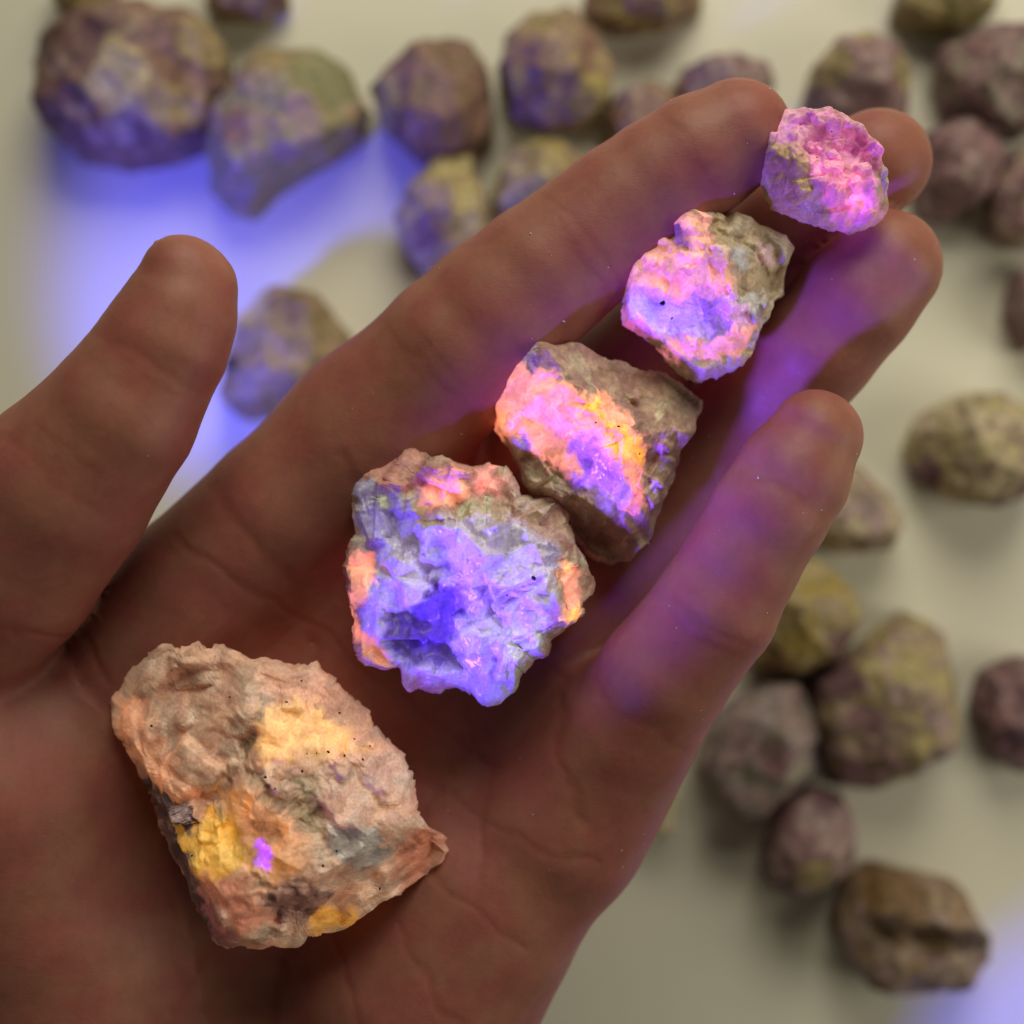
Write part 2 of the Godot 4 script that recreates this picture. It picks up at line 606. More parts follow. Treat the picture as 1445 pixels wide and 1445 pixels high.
func nets(f: PackedFloat32Array) -> Array:
	var v := PackedVector3Array()
	var idx := PackedInt32Array()
	var nx := h_n.x
	var ny := h_n.y
	var nz := h_n.z
	var id := PackedInt32Array()
	id.resize(f.size())
	id.fill(-1)
	var sx := ny
	var sz := nx * ny
	var corner := PackedInt32Array([0, sx, 1, sx + 1, sz, sz + sx, sz + 1, sz + sx + 1])   # x, y, z bits
	for z in nz - 1:
		for x in nx - 1:
			var c0 := z * sz + x * sx
			for y in ny - 1:
				var c := c0 + y
				var f0 := f[c]
				if f0 > 3.0 or f0 < -3.0: continue
				var mask := 0
				for k in 8:
					if f[c + corner[k]] < 0.0: mask |= 1 << k
				if mask == 0 or mask == 255: continue
				var sum := Vector3.ZERO
				var n := 0
				for k in 8:
					for bit in 3:
						var k2 := k | (1 << bit)
						if k2 == k: continue
						if ((mask >> k) & 1) == ((mask >> k2) & 1): continue
						var a := f[c + corner[k]]
						var b := f[c + corner[k2]]
						var t := a / (a - b)
						var p := Vector3(k & 1, (k >> 1) & 1, (k >> 2) & 1)
						p[bit] = t
						sum += p
						n += 1
				id[c] = v.size()
				v.append(h_lo + (Vector3(x, y, z) + sum / n) * CELL)
	for z in range(1, nz - 1):
		for x in range(1, nx - 1):
			for y in range(1, ny - 1):
				var c := z * sz + x * sx + y
				if id[c] < 0: continue
				var s0 := f[c] < 0.0
				for ax in 3:
					var st: int = [sx, 1, sz][ax]
					var u: int = [1, sz, sx][ax]
					var w: int = [sz, sx, 1][ax]
					if s0 == (f[c + st] < 0.0): continue
					var a := id[c]
					var b := id[c - u]
					var d := id[c - u - w]
					var e := id[c - w]
					if a < 0 or b < 0 or d < 0 or e < 0: continue
					if s0: idx.append_array([a, d, b, a, e, d])
					else: idx.append_array([a, b, d, a, d, e])
	return [v, idx]


func build_hand() -> void:
	h_lo = Vector3(-92, 62, -76)
	h_n = Vector3i(((Vector3(74, 140, 96) - h_lo) / CELL).ceil())
	# the palm: four rays of the metacarpus, thenar and hypothenar mounds, wrist
	var palm := field_new()
	chain(palm, [[526, 616, 97, 119], [400, 725, 97, 114], [285, 835, 95, 117], [130, 1050, 92, 130], [40, 1400, 88, 150], [0, 1620, 84, 170]], 9.0)
	chain(palm, [[650, 770, 88, 112], [520, 900, 87, 115], [330, 1130, 86, 135], [200, 1620, 84, 170]], 9.0)
	chain(palm, [[770, 920, 88, 112], [640, 1060, 87, 118], [470, 1290, 86, 140], [380, 1620, 84, 170]], 9.0)
	chain(palm, [[845, 1075, 96, 100], [770, 1180, 97, 116], [690, 1310, 96, 122], [610, 1445, 94, 138], [560, 1640, 90, 160]], 9.0)
	chain(palm, [[-90, 1010, 100, 165], [0, 1130, 100, 165], [60, 1290, 96, 165], [110, 1460, 91, 165]], 9.0)
	chain(palm, [[640, 1260, 97, 105], [560, 1400, 97, 120]], 9.0)
	# the fingers
	var fingers := field_new()
	for c in [
		[[1040, 190, 109, 77], [985, 222, 108, 86], [930, 258, 107, 89], [880, 296, 106, 94], [765, 389, 105, 101], [700, 446, 104, 109], [643, 498, 103, 112], [526, 616, 98, 119]],
		[[1238, 230, 97, 75], [1180, 262, 95, 82], [1110, 318, 92, 83], [1000, 425, 88, 90], [880, 540, 86, 95], [770, 650, 86, 103], [640, 790, 86, 112]],
		[[1250, 375, 101, 78], [1205, 425, 100, 86], [1150, 490, 97, 88], [1060, 590, 90, 92], [960, 705, 87, 97], [860, 830, 87, 102], [765, 930, 87, 110]],
		[[1150, 617, 112, 68], [1120, 668, 112, 80], [1085, 724, 112, 82], [1045, 795, 111, 82], [1008, 860, 110, 88], [934, 956, 107, 92], [882, 1040, 103, 98], [805, 1160, 98, 112]],
	]:
		var f := field_new()
		chain(f, c, 0.5)
		merge(fingers, f, 0.5)
	merge(palm, fingers, 4.5)
	var thumb := field_new()
	chain(thumb, [[257, 388, 119, 57], [266, 406, 118, 68], [252, 445, 118, 82], [232, 486, 118, 90], [170, 588, 117, 107], [85, 690, 114, 129], [0, 790, 110, 142], [-110, 900, 105, 150], [-150, 1050, 100, 170]], 4.0)
	merge(palm, thumb, 2.5)
	var got := nets(palm)
	var v: PackedVector3Array = got[0]
	var idx: PackedInt32Array = got[1]
	var n := smooth_normals(v, idx)
	# finer: each triangle in four, the middles pulled onto the rounded surface
	var mid := {}
	var idx2 := PackedInt32Array()
	for t in range(0, idx.size(), 3):
		var m := [0, 0, 0]
		for e in 3:
			var a := idx[t + e]
			var b := idx[t + (e + 1) % 3]
			var key := mini(a, b) * 1000000 + maxi(a, b)
			if not mid.has(key):
				var q := (v[a] + v[b]) / 2.0
				var pa := q - n[a] * (q - v[a]).dot(n[a])
				var pb := q - n[b] * (q - v[b]).dot(n[b])
				mid[key] = v.size()
				v.append(q * 0.3 + (pa + pb) * 0.35)
				n.append((n[a] + n[b]).normalized())
			m[e] = mid[key]
		idx2.append_array([idx[t], m[0], m[2], m[0], idx[t + 1], m[1], m[2], m[1], idx[t + 2], m[0], m[1], m[2]])
	# folds of the skin, [depth, width, points...]
	var folds := []
	for c in [
		[0.7, 0.7, 150, 960, 120, 905, 68, 880], [0.35, 0.9, 300, 690, 420, 830, 440, 1000, 380, 1200],
		[0.5, 0.7, 245, 760, 400, 860, 560, 990, 700, 1090], [0.4, 0.7, 480, 640, 560, 780, 680, 890, 800, 960],
		[0.12, 0.6, 640, 560, 560, 480, 520, 445], [0.10, 0.6, 655, 545, 580, 460], [0.12, 0.6, 870, 410, 800, 320, 760, 285], [0.10, 0.5, 855, 425, 780, 330],
		[0.12, 0.6, 1010, 310, 955, 225, 935, 180], [0.12, 0.5, 1090, 920, 1000, 880, 940, 840], [0.10, 0.5, 1080, 935, 990, 900, 930, 860],
		[0.12, 0.5, 1150, 745, 1090, 700, 1040, 680], [0.15, 0.7, 980, 1060, 900, 1010, 830, 960],
		[0.12, 0.6, 310, 560, 240, 520, 150, 470], [0.10, 0.5, 300, 575, 230, 540], [0.12, 0.7, 190, 720, 100, 640, 20, 600], [0.12, 0.6, 200, 680, 120, 610],
		[0.4, 0.6, 470, 1320, 520, 1445], [0.35, 0.6, 420, 1330, 380, 1445], [0.3, 0.6, 560, 1300, 650, 1440], [0.3, 0.5, 300, 1330, 240, 1440],
		[0.3, 0.6, 620, 1230, 740, 1330], [0.3, 0.6, 640, 1130, 760, 1190, 840, 1200], [0.5, 0.8, 790, 985, 788, 1060, 818, 1150], [0.35, 0.6, 660, 1000, 690, 1100, 680, 1230],
	]:
		var pts := PackedVector2Array()
		var r := Rect2()
		for i in range(2, c.size(), 2):
			var p := at(c[i], c[i + 1], 106.0)
			pts.append(Vector2(p.x, p.z))
			r = Rect2(pts[0], Vector2.ZERO) if pts.size() == 1 else r.expand(pts[-1])
		folds.append([c[0], c[1], pts, r.grow(4.0)])
	var wob := noise(FastNoiseLite.TYPE_SIMPLEX_SMOOTH, 0.11, 5, 3)
	var lump := noise(FastNoiseLite.TYPE_SIMPLEX_SMOOTH, 0.06, 6, 2)
	var blot := noise(FastNoiseLite.TYPE_SIMPLEX_SMOOTH, 0.09, 7, 3)
	var col := PackedColorArray()
	col.resize(v.size())
	for i in v.size():
		var p := v[i]
		var red := 0.0
		var push := lump.get_noise_3dv(p) * 0.2
		if n[i].y > -0.1:
			var q := Vector2(p.x, p.z) + Vector2(wob.get_noise_2d(p.x, p.z), wob.get_noise_2d(p.x + 70.0, p.z)) * 1.3
			for fo in folds:
				if not fo[3].has_point(q): continue
				var d := 1e9
				for k in fo[2].size() - 1:
					d = minf(d, q.distance_squared_to(Geometry2D.get_closest_point_to_segment(q, fo[2][k], fo[2][k + 1])))
				var g := exp(-d / (fo[1] * fo[1]))
				push -= fo[0] * 0.3 * g
				red += 0.35 * g
		v[i] = (p + n[i] * push) * 0.001
		var b := blot.get_noise_3dv(p)
		var c := Vector3(0.272, 0.106, 0.074).lerp(Vector3(0.268, 0.086, 0.068), smoothstep(-0.3, 0.4, b)).lerp(Vector3(0.22, 0.06, 0.04), clampf(red, 0.0, 0.7))
		c *= 1.0 + 0.12 * blot.get_noise_3dv(p * 3.0) + 0.1 * blot.get_noise_3dv(p * 11.0)
		col[i] = Color(c.x, c.y, c.z)
	var skin := StandardMaterial3D.new()
	skin.vertex_color_use_as_albedo = true
	skin.roughness = 0.52
	skin.metallic_specular = 0.42
	skin.subsurf_scatter_enabled = true
	skin.subsurf_scatter_strength = 0.12
	skin.heightmap_enabled = true
	skin.heightmap_scale = 0.002
	skin.uv1_triplanar = true
	skin.uv1_scale = Vector3.ONE * 28.0
	skin.heightmap_texture = skin_relief()
	var root := Node3D.new()
	root.name = "hand"
	add_child(root, true)
	nail(root)
	commit("skin", v, smooth_normals(v, idx2), col, PackedVector2Array(), idx2, skin, root)
	dust(v, n)
	tag(root, "left hand held palm up with fingers together and thumb spread, carrying five glowing stones", "hand")


# grains rubbed off the stones, on the upper side of the fingers and the palm
func dust(v: PackedVector3Array, n: PackedVector3Array) -> void:
	rng.seed = 77
	var st := SurfaceTool.new()
	st.begin(Mesh.PRIMITIVE_TRIANGLES)
	var left := 120
	while left > 0:
		var i := rng.randi_range(0, v.size() - 1)
		if n[i].y < 0.35: continue
		var px := Vector2(v[i].x, v[i].z).distance_to(Vector2(0.022, -0.008))
		if rng.randf() > exp(-px * px / 0.0016): continue
		left -= 1
		var r := rng.randf_range(0.00003, 0.0001) * (1.0 + 1.2 * pow(rng.randf(), 5.0))
		var q := Basis.from_euler(Vector3(rng.randf(), rng.randf(), rng.randf()) * TAU)
		var c := [Vector3(1, 1, 1), Vector3(1, -1, -1), Vector3(-1, 1, -1), Vector3(-1, -1, 1)]
		for f in [[0, 1, 2], [0, 3, 1], [0, 2, 3], [1, 3, 2]]:
			for k in f: st.add_vertex(v[i] + q * (c[k] as Vector3) * r)
	st.generate_normals()
	var m := StandardMaterial3D.new()
	m.albedo_color = Color(0.8, 0.74, 0.7)
	m.roughness = 0.4
	var o := MeshInstance3D.new()
	o.name = "mineral_dust"
	o.mesh = st.commit()
	o.mesh.surface_set_material(0, m)
	add_child(o, true)
	tag(o, "pale mineral dust sprinkled on the skin around the glowing stones", "dust", "", "stuff")


# the thumb's nail, curved across, on the side turned away from the palm
func nail(root: Node3D) -> void:
	var m := StandardMaterial3D.new()
	m.albedo_color = Color(0.66, 0.48, 0.40)
	m.roughness = 0.3
	var o := at(254, 414, 115.0)
	var along := (at(258, 340, 117.0) - at(226, 440, 116.0)).normalized()
	var out := Vector3(-0.80, -0.35, -0.28)
	out = (out - along * out.dot(along)).normalized()
	var across := along.cross(out)
	var v := PackedVector3Array()
	var n := PackedVector3Array()
	var idx := PackedInt32Array()
	for layer in 2:
		for j in 13:
			for i in 13:
				var a := (i / 12.0 - 0.5) * 2.0
				var b := j / 12.0
				var wide := 5.6 * (1.0 - 0.25 * pow(b, 6.0))
				var ang := a * 0.95
				var tip := 1.0 - 0.16 * a * a
				var r := 6.1 - layer * 0.5
				var dir := across * sin(ang) + out * cos(ang)
				v.append((o + across * sin(ang) * (wide - 5.6) + dir * (r - 0.4) + out * 0.2 + along * (-5.0 + 11.0 * b * tip)) * 0.001)
				n.append(dir if layer == 0 else -dir)
	for layer in 2:
		for j in 12:
			for i in 12:
				var k := layer * 169 + j * 13 + i
				var q := [k, k + 13, k + 1, k + 1, k + 13, k + 14]
				if layer == 0: q.reverse()
				idx.append_array(q)
	for i in 12:   # the free edge
		var k := 12 * 13 + i
		idx.append_array([k, k + 169, k + 1, k + 1, k + 169, k + 170])
	var t0 := (v[idx[2]] - v[idx[0]]).cross(v[idx[1]] - v[idx[0]])
	if t0.dot(n[idx[0]]) < 0.0: idx.reverse()
	commit("thumb_nail", v, smooth_normals(v, idx), PackedColorArray(), PackedVector2Array(), idx, m, root)


# fine criss-cross lines of the palm's skin
func skin_relief() -> ImageTexture:
	const S := 768
	var a := noise(FastNoiseLite.TYPE_CELLULAR, 1.0 / 11.0, 31)
	a.cellular_return_type = FastNoiseLite.RETURN_DISTANCE2_SUB
	var b := noise(FastNoiseLite.TYPE_SIMPLEX_SMOOTH, 1.0 / 30.0, 32, 3)
	var im := Image.create_empty(S, S, false, Image.FORMAT_RF)
	for j in S:
		for i in S:
			var h := clampf((a.get_noise_2d(i * 0.6, j) + 1.0) * 1.6, 0.0, 1.0) * 0.6 + b.get_noise_2d(i, j) * 0.35 + 0.2
			im.set_pixel(i, j, Color(h, h, h))
	# blend the borders so that the tile repeats
	for j in S:
		for i in 48:
			var t := i / 48.0
			var x := lerpf(im.get_pixel(S - 1 - (47 - i), j).r * 0.0 + im.get_pixel(S - 1, j).r, im.get_pixel(i, j).r, t)
			im.set_pixel(i, j, Color(x, x, x))
	return ImageTexture.create_from_image(im)


func sheet() -> void:
	var m := StandardMaterial3D.new()
	m.albedo_color = Color(0.855, 0.845, 0.785)
	m.roughness = 0.5
	var me := BoxMesh.new()
	me.size = Vector3(1.6, 0.03, 1.2)
	me.material = m
	var o := MeshInstance3D.new()
	o.name = "table_surface"
	o.mesh = me
	o.position = Vector3(0, -0.015, 0)
	add_child(o, true)
	tag(o, "smooth white table surface under the scattered stones", "table", "", "structure")


func torch(called: String, from: Vector3, to: Vector3, half_angle: float, blend: float, energy: float, color: Color, size: float) -> void:
	var l := SpotLight3D.new()
	l.name = called
	add_child(l)
	l.position = from * 0.001
	l.look_at(to * 0.001, Vector3(0.3, 0.2, 1))
	l.spot_angle = half_angle
	l.spot_angle_attenuation = blend
	l.spot_range = 3.0
	l.spot_attenuation = 2.0
	l.light_energy = energy
	l.light_color = color
	l.light_size = size
	l.shadow_enabled = true


func lights_and_camera() -> void:
	var cam := Camera3D.new()
	cam.name = "camera"
	add_child(cam)
	var at_ := CameraAttributesPhysical.new()
	at_.frustum_focal_length = 33.0
	at_.exposure_aperture = 33.0 / 6.0
	at_.frustum_focus_distance = 0.194
	at_.frustum_near = 0.01
	at_.frustum_far = 10.0
	cam.attributes = at_
	cam.fov = FOV
	cam.near = 0.01
	cam.far = 10.0
	cam.position = Vector3(0, CAM_H * 0.001, 0)
	cam.rotation_degrees = Vector3(-90, 0, 0)
	cam.current = true
	print("fov ", cam.fov)
	var we := WorldEnvironment.new()
	we.name = "surroundings"
	var e := Environment.new()
	e.background_mode = Environment.BG_COLOR
	e.background_color = Color(0.25, 0.243, 0.215)
	e.tonemap_mode = Environment.TONE_MAPPER_LINEAR
	e.tonemap_exposure = 1.0
	e.sdfgi_enabled = true
	e.ssao_enabled = true
	e.ssil_enabled = true
	we.environment = e
	add_child(we)
	room_light("room_light", Vector3(60, 340, -390), 320.0, 0.19)
	room_light("room_light_far", Vector3(460, 270, 50), 300.0, 0.09)
	torch("torch", Vector3(-80, 182, 92), at(935, 600, 110), 9.3, 0.7, 0.12, Color(0.42, 0.27, 1.0), 0.008)
	torch("added_table_spot", Vector3(-118, 86, 16), at(430, 310, 0), 27.0, 0.75, 0.031, Color(0.36, 0.36, 1.0), 0.0025)  # unseen violet spot added below the hand to light the table patch
	torch("added_corner_spot", Vector3(150, 150, 150), Vector3(150, 0, 150), 24.5, 0.01, 0.024, Color(0.32, 0.32, 1.0), 0.001)  # unseen spot added for the lit corner; cone rim stands for hand shadow


func room_light(called: String, from: Vector3, side: float, energy: float) -> void:
	var l := AreaLight3D.new()
	l.name = called
	add_child(l)
	l.position = from * 0.001
	l.look_at(Vector3(0.02, 0.05, 0.0))
	l.area_size = Vector2(side, side) * 0.001
	l.light_color = Color(1.0, 0.965, 0.87)
	l.light_energy = energy
	l.area_range = 5.0
	l.shadow_enabled = true


func _ready() -> void:
	var t0 := Time.get_ticks_msec()
	lights_and_camera()
	sheet()
	stone_mat.vertex_color_use_as_albedo = true
	stone_mat.roughness = 0.6
	build_hand()
	print("hand ", Time.get_ticks_msec() - t0)
	hero_stones()
	print("stones ", Time.get_ticks_msec() - t0)
	table_stones()
	print("all ", Time.get_ticks_msec() - t0)


func V(r: float, g: float, b: float) -> Vector3:
	return Vector3(r, g, b)


func hero_stones() -> void:
	var pink := V(0.62, 0.36, 0.33)
	hero_stone("glowing_stone", "largest stone, peach and orange with yellow glowing patches, in the middle of the palm", {
		"off": Vector2(0, 820), "scale": 2.007, "y": 111.0, "seed": 100, "body": "painted_glowing_rock", 
		"outline": [275, 370, 310, 330, 340, 270, 400, 215, 460, 185, 560, 185, 640, 190, 720, 215, 760, 215, 830, 240, 890, 235, 920, 270, 1000, 330, 1045, 375, 1060, 420, 1110, 470, 1150, 530, 1175, 600, 1172, 650, 1230, 720, 1285, 790, 1270, 830, 1220, 850, 1130, 890, 1040, 930, 990, 975, 940, 990, 870, 985, 860, 1015, 800, 1010, 740, 1025, 660, 1045, 620, 1020, 590, 960, 540, 880, 510, 800, 440, 690, 380, 590, 320, 480, 285, 430],
		"base": [V(0.66, 0.42, 0.31), V(0.66, 0.50, 0.40), V(0.60, 0.37, 0.29)],
		"deep": 10.0, "facets": [[-20, 7, 10.5], [205, 30, 10.8], [160, 62, 0.93, 1.5], [-40, 42, 0.9, 2.5], [60, 42, 0.9, 3.0], [255, 42, 0.92, 3.0], [100, 60, 0.95, 3.0], [15, 55, 0.85, 1.0]],
		"rings": 190, "worn": 3, "chunk": 1.15, "grit": 0.8, "chips": 34, "blocks": 46, "block": 1.9, "grain": 2.6, "glow": V(0.085, 0.030, 0.014), "power": 1.0,
		"zones": [
			[[320, 340, 400, 340, 420, 430, 520, 500, 600, 600, 560, 640, 480, 600, 400, 520, 340, 480], V(0.62, 0.36, 0.26), V(0.22, 0.075, 0.030), 0.0, "glowing_peach_mineral", 0.9],
			[[780, 340, 860, 300, 940, 340, 1040, 400, 1060, 470, 980, 480, 880, 470, 790, 480, 760, 420], V(0.75, 0.50, 0.25), V(0.42, 0.17, 0.035), 0.4, "glowing_yellow_mineral", 1.0],
			[[760, 230, 890, 235, 1000, 330, 1100, 470, 1060, 470, 900, 340, 800, 330], V(0.60, 0.36, 0.27), V(0.13, 0.042, 0.02), 0.0, "glowing_peach_mineral", 1.0],
			[[640, 560, 720, 530, 820, 550, 880, 640, 900, 730, 860, 790, 740, 780, 660, 700], V(0.58, 0.34, 0.22), V(0.30, 0.105, 0.026), 0.5, "glowing_peach_mineral", 0.9],
			[[515, 650, 560, 670, 640, 610, 710, 620, 740, 720, 700, 790, 620, 790, 560, 770, 510, 690], V(0.72, 0.50, 0.16), V(0.30, 0.12, 0.012), 0.3, "glowing_yellow_mineral", 0.7],
			[[600, 790, 720, 780, 780, 840, 800, 920, 720, 940, 650, 880], V(0.62, 0.30, 0.22), V(0.20, 0.055, 0.028), 0.0, "glowing_peach_mineral", 0.9],
			[[880, 900, 960, 890, 1030, 920, 990, 975, 900, 985], V(0.72, 0.42, 0.12), V(0.25, 0.085, 0.010), 0.0, "glowing_yellow_mineral", 0.7],
			[[1130, 720, 1200, 690, 1285, 790, 1220, 850, 1130, 880], V(0.50, 0.20, 0.13), V(0.07, 0.014, 0.006), -0.8, "glowing_peach_mineral", 0.8],
			[[540, 830, 620, 850, 700, 960, 660, 1045, 600, 980], V(0.46, 0.22, 0.20), V(0.06, 0.014, 0.012), 0.0, "glowing_peach_mineral", 0.8],
			[[800, 820, 900, 800, 960, 860, 880, 940, 800, 920], V(0.54, 0.25, 0.22), Vector3.ZERO, -0.5, "red_mineral", 0.7],
			[[375, 555, 440, 590, 520, 640, 520, 690, 580, 830, 630, 1000, 600, 1000, 540, 880, 500, 790, 440, 690], V(0.40, 0.23, 0.24), V(0.012, 0.003, 0.004), 0.0, "purple_mineral", 0.8],
			[[430, 560, 480, 590, 560, 600, 600, 655, 540, 680, 480, 630], V(0.44, 0.30, 0.33), Vector3.ZERO, -0.3, "purple_mineral", 0.6],
			[[820, 520, 920, 520, 960, 640, 940, 720, 880, 640], V(0.48, 0.36, 0.24), Vector3.ZERO, -0.8, "painted_glowing_rock", 0.6],
			[[960, 660, 1080, 660, 1120, 760, 1040, 790, 970, 730], V(0.56, 0.47, 0.46), Vector3.ZERO, 0.0, "grey_crystal", 0.7, 0.7],
			[[700, 430, 760, 400, 740, 480, 780, 510, 850, 580, 900, 660, 870, 660, 800, 570, 720, 500], V(0.44, 0.30, 0.20), Vector3.ZERO, -1.3, "painted_glowing_rock", 0.5],
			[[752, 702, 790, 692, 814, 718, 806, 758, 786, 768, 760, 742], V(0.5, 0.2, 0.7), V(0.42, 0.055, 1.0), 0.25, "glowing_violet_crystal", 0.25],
		],
		"specks": [[435, 408, 0.24], [490, 250, 0.17], [670, 315, 0.2], [865, 275, 0.17], [830, 325, 0.2], [965, 370, 0.17], [1010, 437, 0.17], [1055, 457, 0.2], [890, 465, 0.15], [915, 465, 0.15], [945, 463, 0.2], [990, 475, 0.24], [1037, 490, 0.24], [790, 515, 0.25], [820, 540, 0.2], [880, 508, 0.2], [580, 740, 0.2], [940, 757, 0.2], [975, 720, 0.2], [1080, 855, 0.2], [605, 290, 0.15]],
	})
	hero_stone("glowing_stone", "jagged stone with a broad violet crystal face, second from the palm", {
		"off": Vector2(460, 440), "scale": 2.536, "y": 108.5, "seed": 220, "body": "painted_glowing_rock", 
		"outline": [88, 600, 110, 545, 180, 500, 270, 487, 340, 492, 380, 525, 440, 520, 530, 550, 580, 535, 640, 560, 685, 620, 695, 665, 740, 670, 810, 660, 840, 690, 870, 760, 890, 830, 940, 890, 970, 950, 955, 1020, 910, 1090, 860, 1140, 810, 1180, 790, 1220, 740, 1240, 700, 1310, 660, 1370, 630, 1400, 560, 1395, 500, 1340, 450, 1340, 410, 1365, 360, 1350, 300, 1365, 265, 1340, 262, 1270, 200, 1280, 150, 1265, 110, 1200, 115, 1130, 95, 1030, 70, 930, 80, 860, 120, 800, 105, 700],
		"base": [V(0.36, 0.20, 0.16), V(0.46, 0.33, 0.24), V(0.50, 0.42, 0.32)],
		"deep": 9.0, "facets": [[120, 10, 10.0], [250, 48, 0.92, 3.0], [10, 48, 0.92, 3.0], [200, 40, 0.92, 4.0], [80, 45, 0.95, 4.0], [-50, 40, 0.95, 3.0]],
		"worn": 1, "rise": 1.9, "chunk": 1.0, "grit": 0.5, "chips": 34, "blocks": 40, "block": 3.3, "grain": 3.2, "glow": V(0.022, 0.007, 0.006), "power": 1.0,
		"zones": [
			[[110, 550, 270, 490, 380, 530, 560, 550, 690, 620, 560, 640, 350, 640, 200, 640], V(0.46, 0.24, 0.20), V(0.055, 0.016, 0.013), 0.6, "glowing_red_ridge", 0.8],  # faint emission added to brighten the unlit ridge
			[[120, 580, 200, 640, 330, 700, 350, 780, 440, 730, 640, 740, 740, 780, 830, 830, 810, 950, 800, 1100, 740, 1230, 630, 1400, 560, 1390, 480, 1320, 300, 1270, 190, 1190, 140, 1090, 150, 1020, 190, 930, 170, 850, 110, 700], V(0.56, 0.52, 0.56), V(0.042, 0.032, 0.105), 0.3, "glowing_violet_crystal", 0.5, 0.55],  # emission added to even out the torch violet on these crystals
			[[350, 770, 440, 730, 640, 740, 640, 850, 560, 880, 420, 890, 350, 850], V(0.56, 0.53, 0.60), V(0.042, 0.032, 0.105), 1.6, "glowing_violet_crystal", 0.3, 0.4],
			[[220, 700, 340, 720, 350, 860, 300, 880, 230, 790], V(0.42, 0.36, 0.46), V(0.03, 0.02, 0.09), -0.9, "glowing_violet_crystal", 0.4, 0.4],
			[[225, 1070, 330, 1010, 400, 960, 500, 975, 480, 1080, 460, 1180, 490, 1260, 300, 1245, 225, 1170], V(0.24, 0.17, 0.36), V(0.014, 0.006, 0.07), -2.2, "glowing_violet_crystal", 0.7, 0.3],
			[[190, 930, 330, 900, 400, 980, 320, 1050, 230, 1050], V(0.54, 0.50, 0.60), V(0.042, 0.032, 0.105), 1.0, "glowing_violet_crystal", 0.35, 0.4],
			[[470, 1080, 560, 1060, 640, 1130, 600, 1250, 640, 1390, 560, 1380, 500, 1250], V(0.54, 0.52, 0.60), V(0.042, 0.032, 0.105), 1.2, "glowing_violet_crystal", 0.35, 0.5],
			[[620, 1150, 760, 1130, 740, 1240, 660, 1360, 630, 1250], V(0.72, 0.70, 0.66), Vector3.ZERO, 0.6, "pale_crystal", 0.5, 1.2],
			[[160, 630, 330, 680, 340, 720, 220, 720, 170, 680], V(0.58, 0.54, 0.40), Vector3.ZERO, 0.3, "pale_crystal", 0.5],
			[[460, 680, 600, 670, 620, 730, 480, 740], V(0.56, 0.50, 0.34), Vector3.ZERO, 0.2, "pale_crystal", 0.5],
			[[105, 900, 150, 845, 190, 880, 192, 960, 130, 1050, 90, 990], V(0.68, 0.36, 0.10), V(0.62, 0.19, 0.18), 0.0, "glowing_pink_mineral", 0.5],
			[[110, 1060, 140, 1090, 190, 1170, 250, 1230, 190, 1220, 120, 1160], V(0.68, 0.36, 0.10), V(0.60, 0.17, 0.12), -0.6, "glowing_pink_mineral", 0.4],
			[[350, 640, 420, 580, 500, 590, 500, 680, 440, 700, 380, 690], V(0.8, 0.45, 0.32), V(0.62, 0.17, 0.09), 0.5, "glowing_pink_mineral", 0.7],
			[[510, 600, 580, 550, 650, 600, 620, 650, 540, 660], V(0.75, 0.40, 0.36), V(0.42, 0.075, 0.07), 0.8, "glowing_pink_mineral", 0.7],
			[[840, 890, 900, 900, 910, 1000, 890, 1070, 850, 1100, 840, 1000], V(0.8, 0.45, 0.35), V(0.55, 0.14, 0.09), 0.2, "glowing_pink_mineral", 0.6],
			[[838, 1060, 888, 1050, 890, 1090, 850, 1110], V(0.85, 0.55, 0.25), V(1.0, 0.34, 0.06), 0.2, "glowing_orange_mineral", 0.35],
			[[840, 890, 870, 890, 875, 940, 848, 940], V(0.85, 0.55, 0.25), V(0.95, 0.32, 0.08), 0.2, "glowing_orange_mineral", 0.3],
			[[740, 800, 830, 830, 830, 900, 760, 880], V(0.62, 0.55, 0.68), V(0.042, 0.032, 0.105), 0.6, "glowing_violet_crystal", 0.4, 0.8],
		],
		"specks": [[738, 940, 0.35], [650, 1000, 0.15], [560, 860, 0.12]],
	})
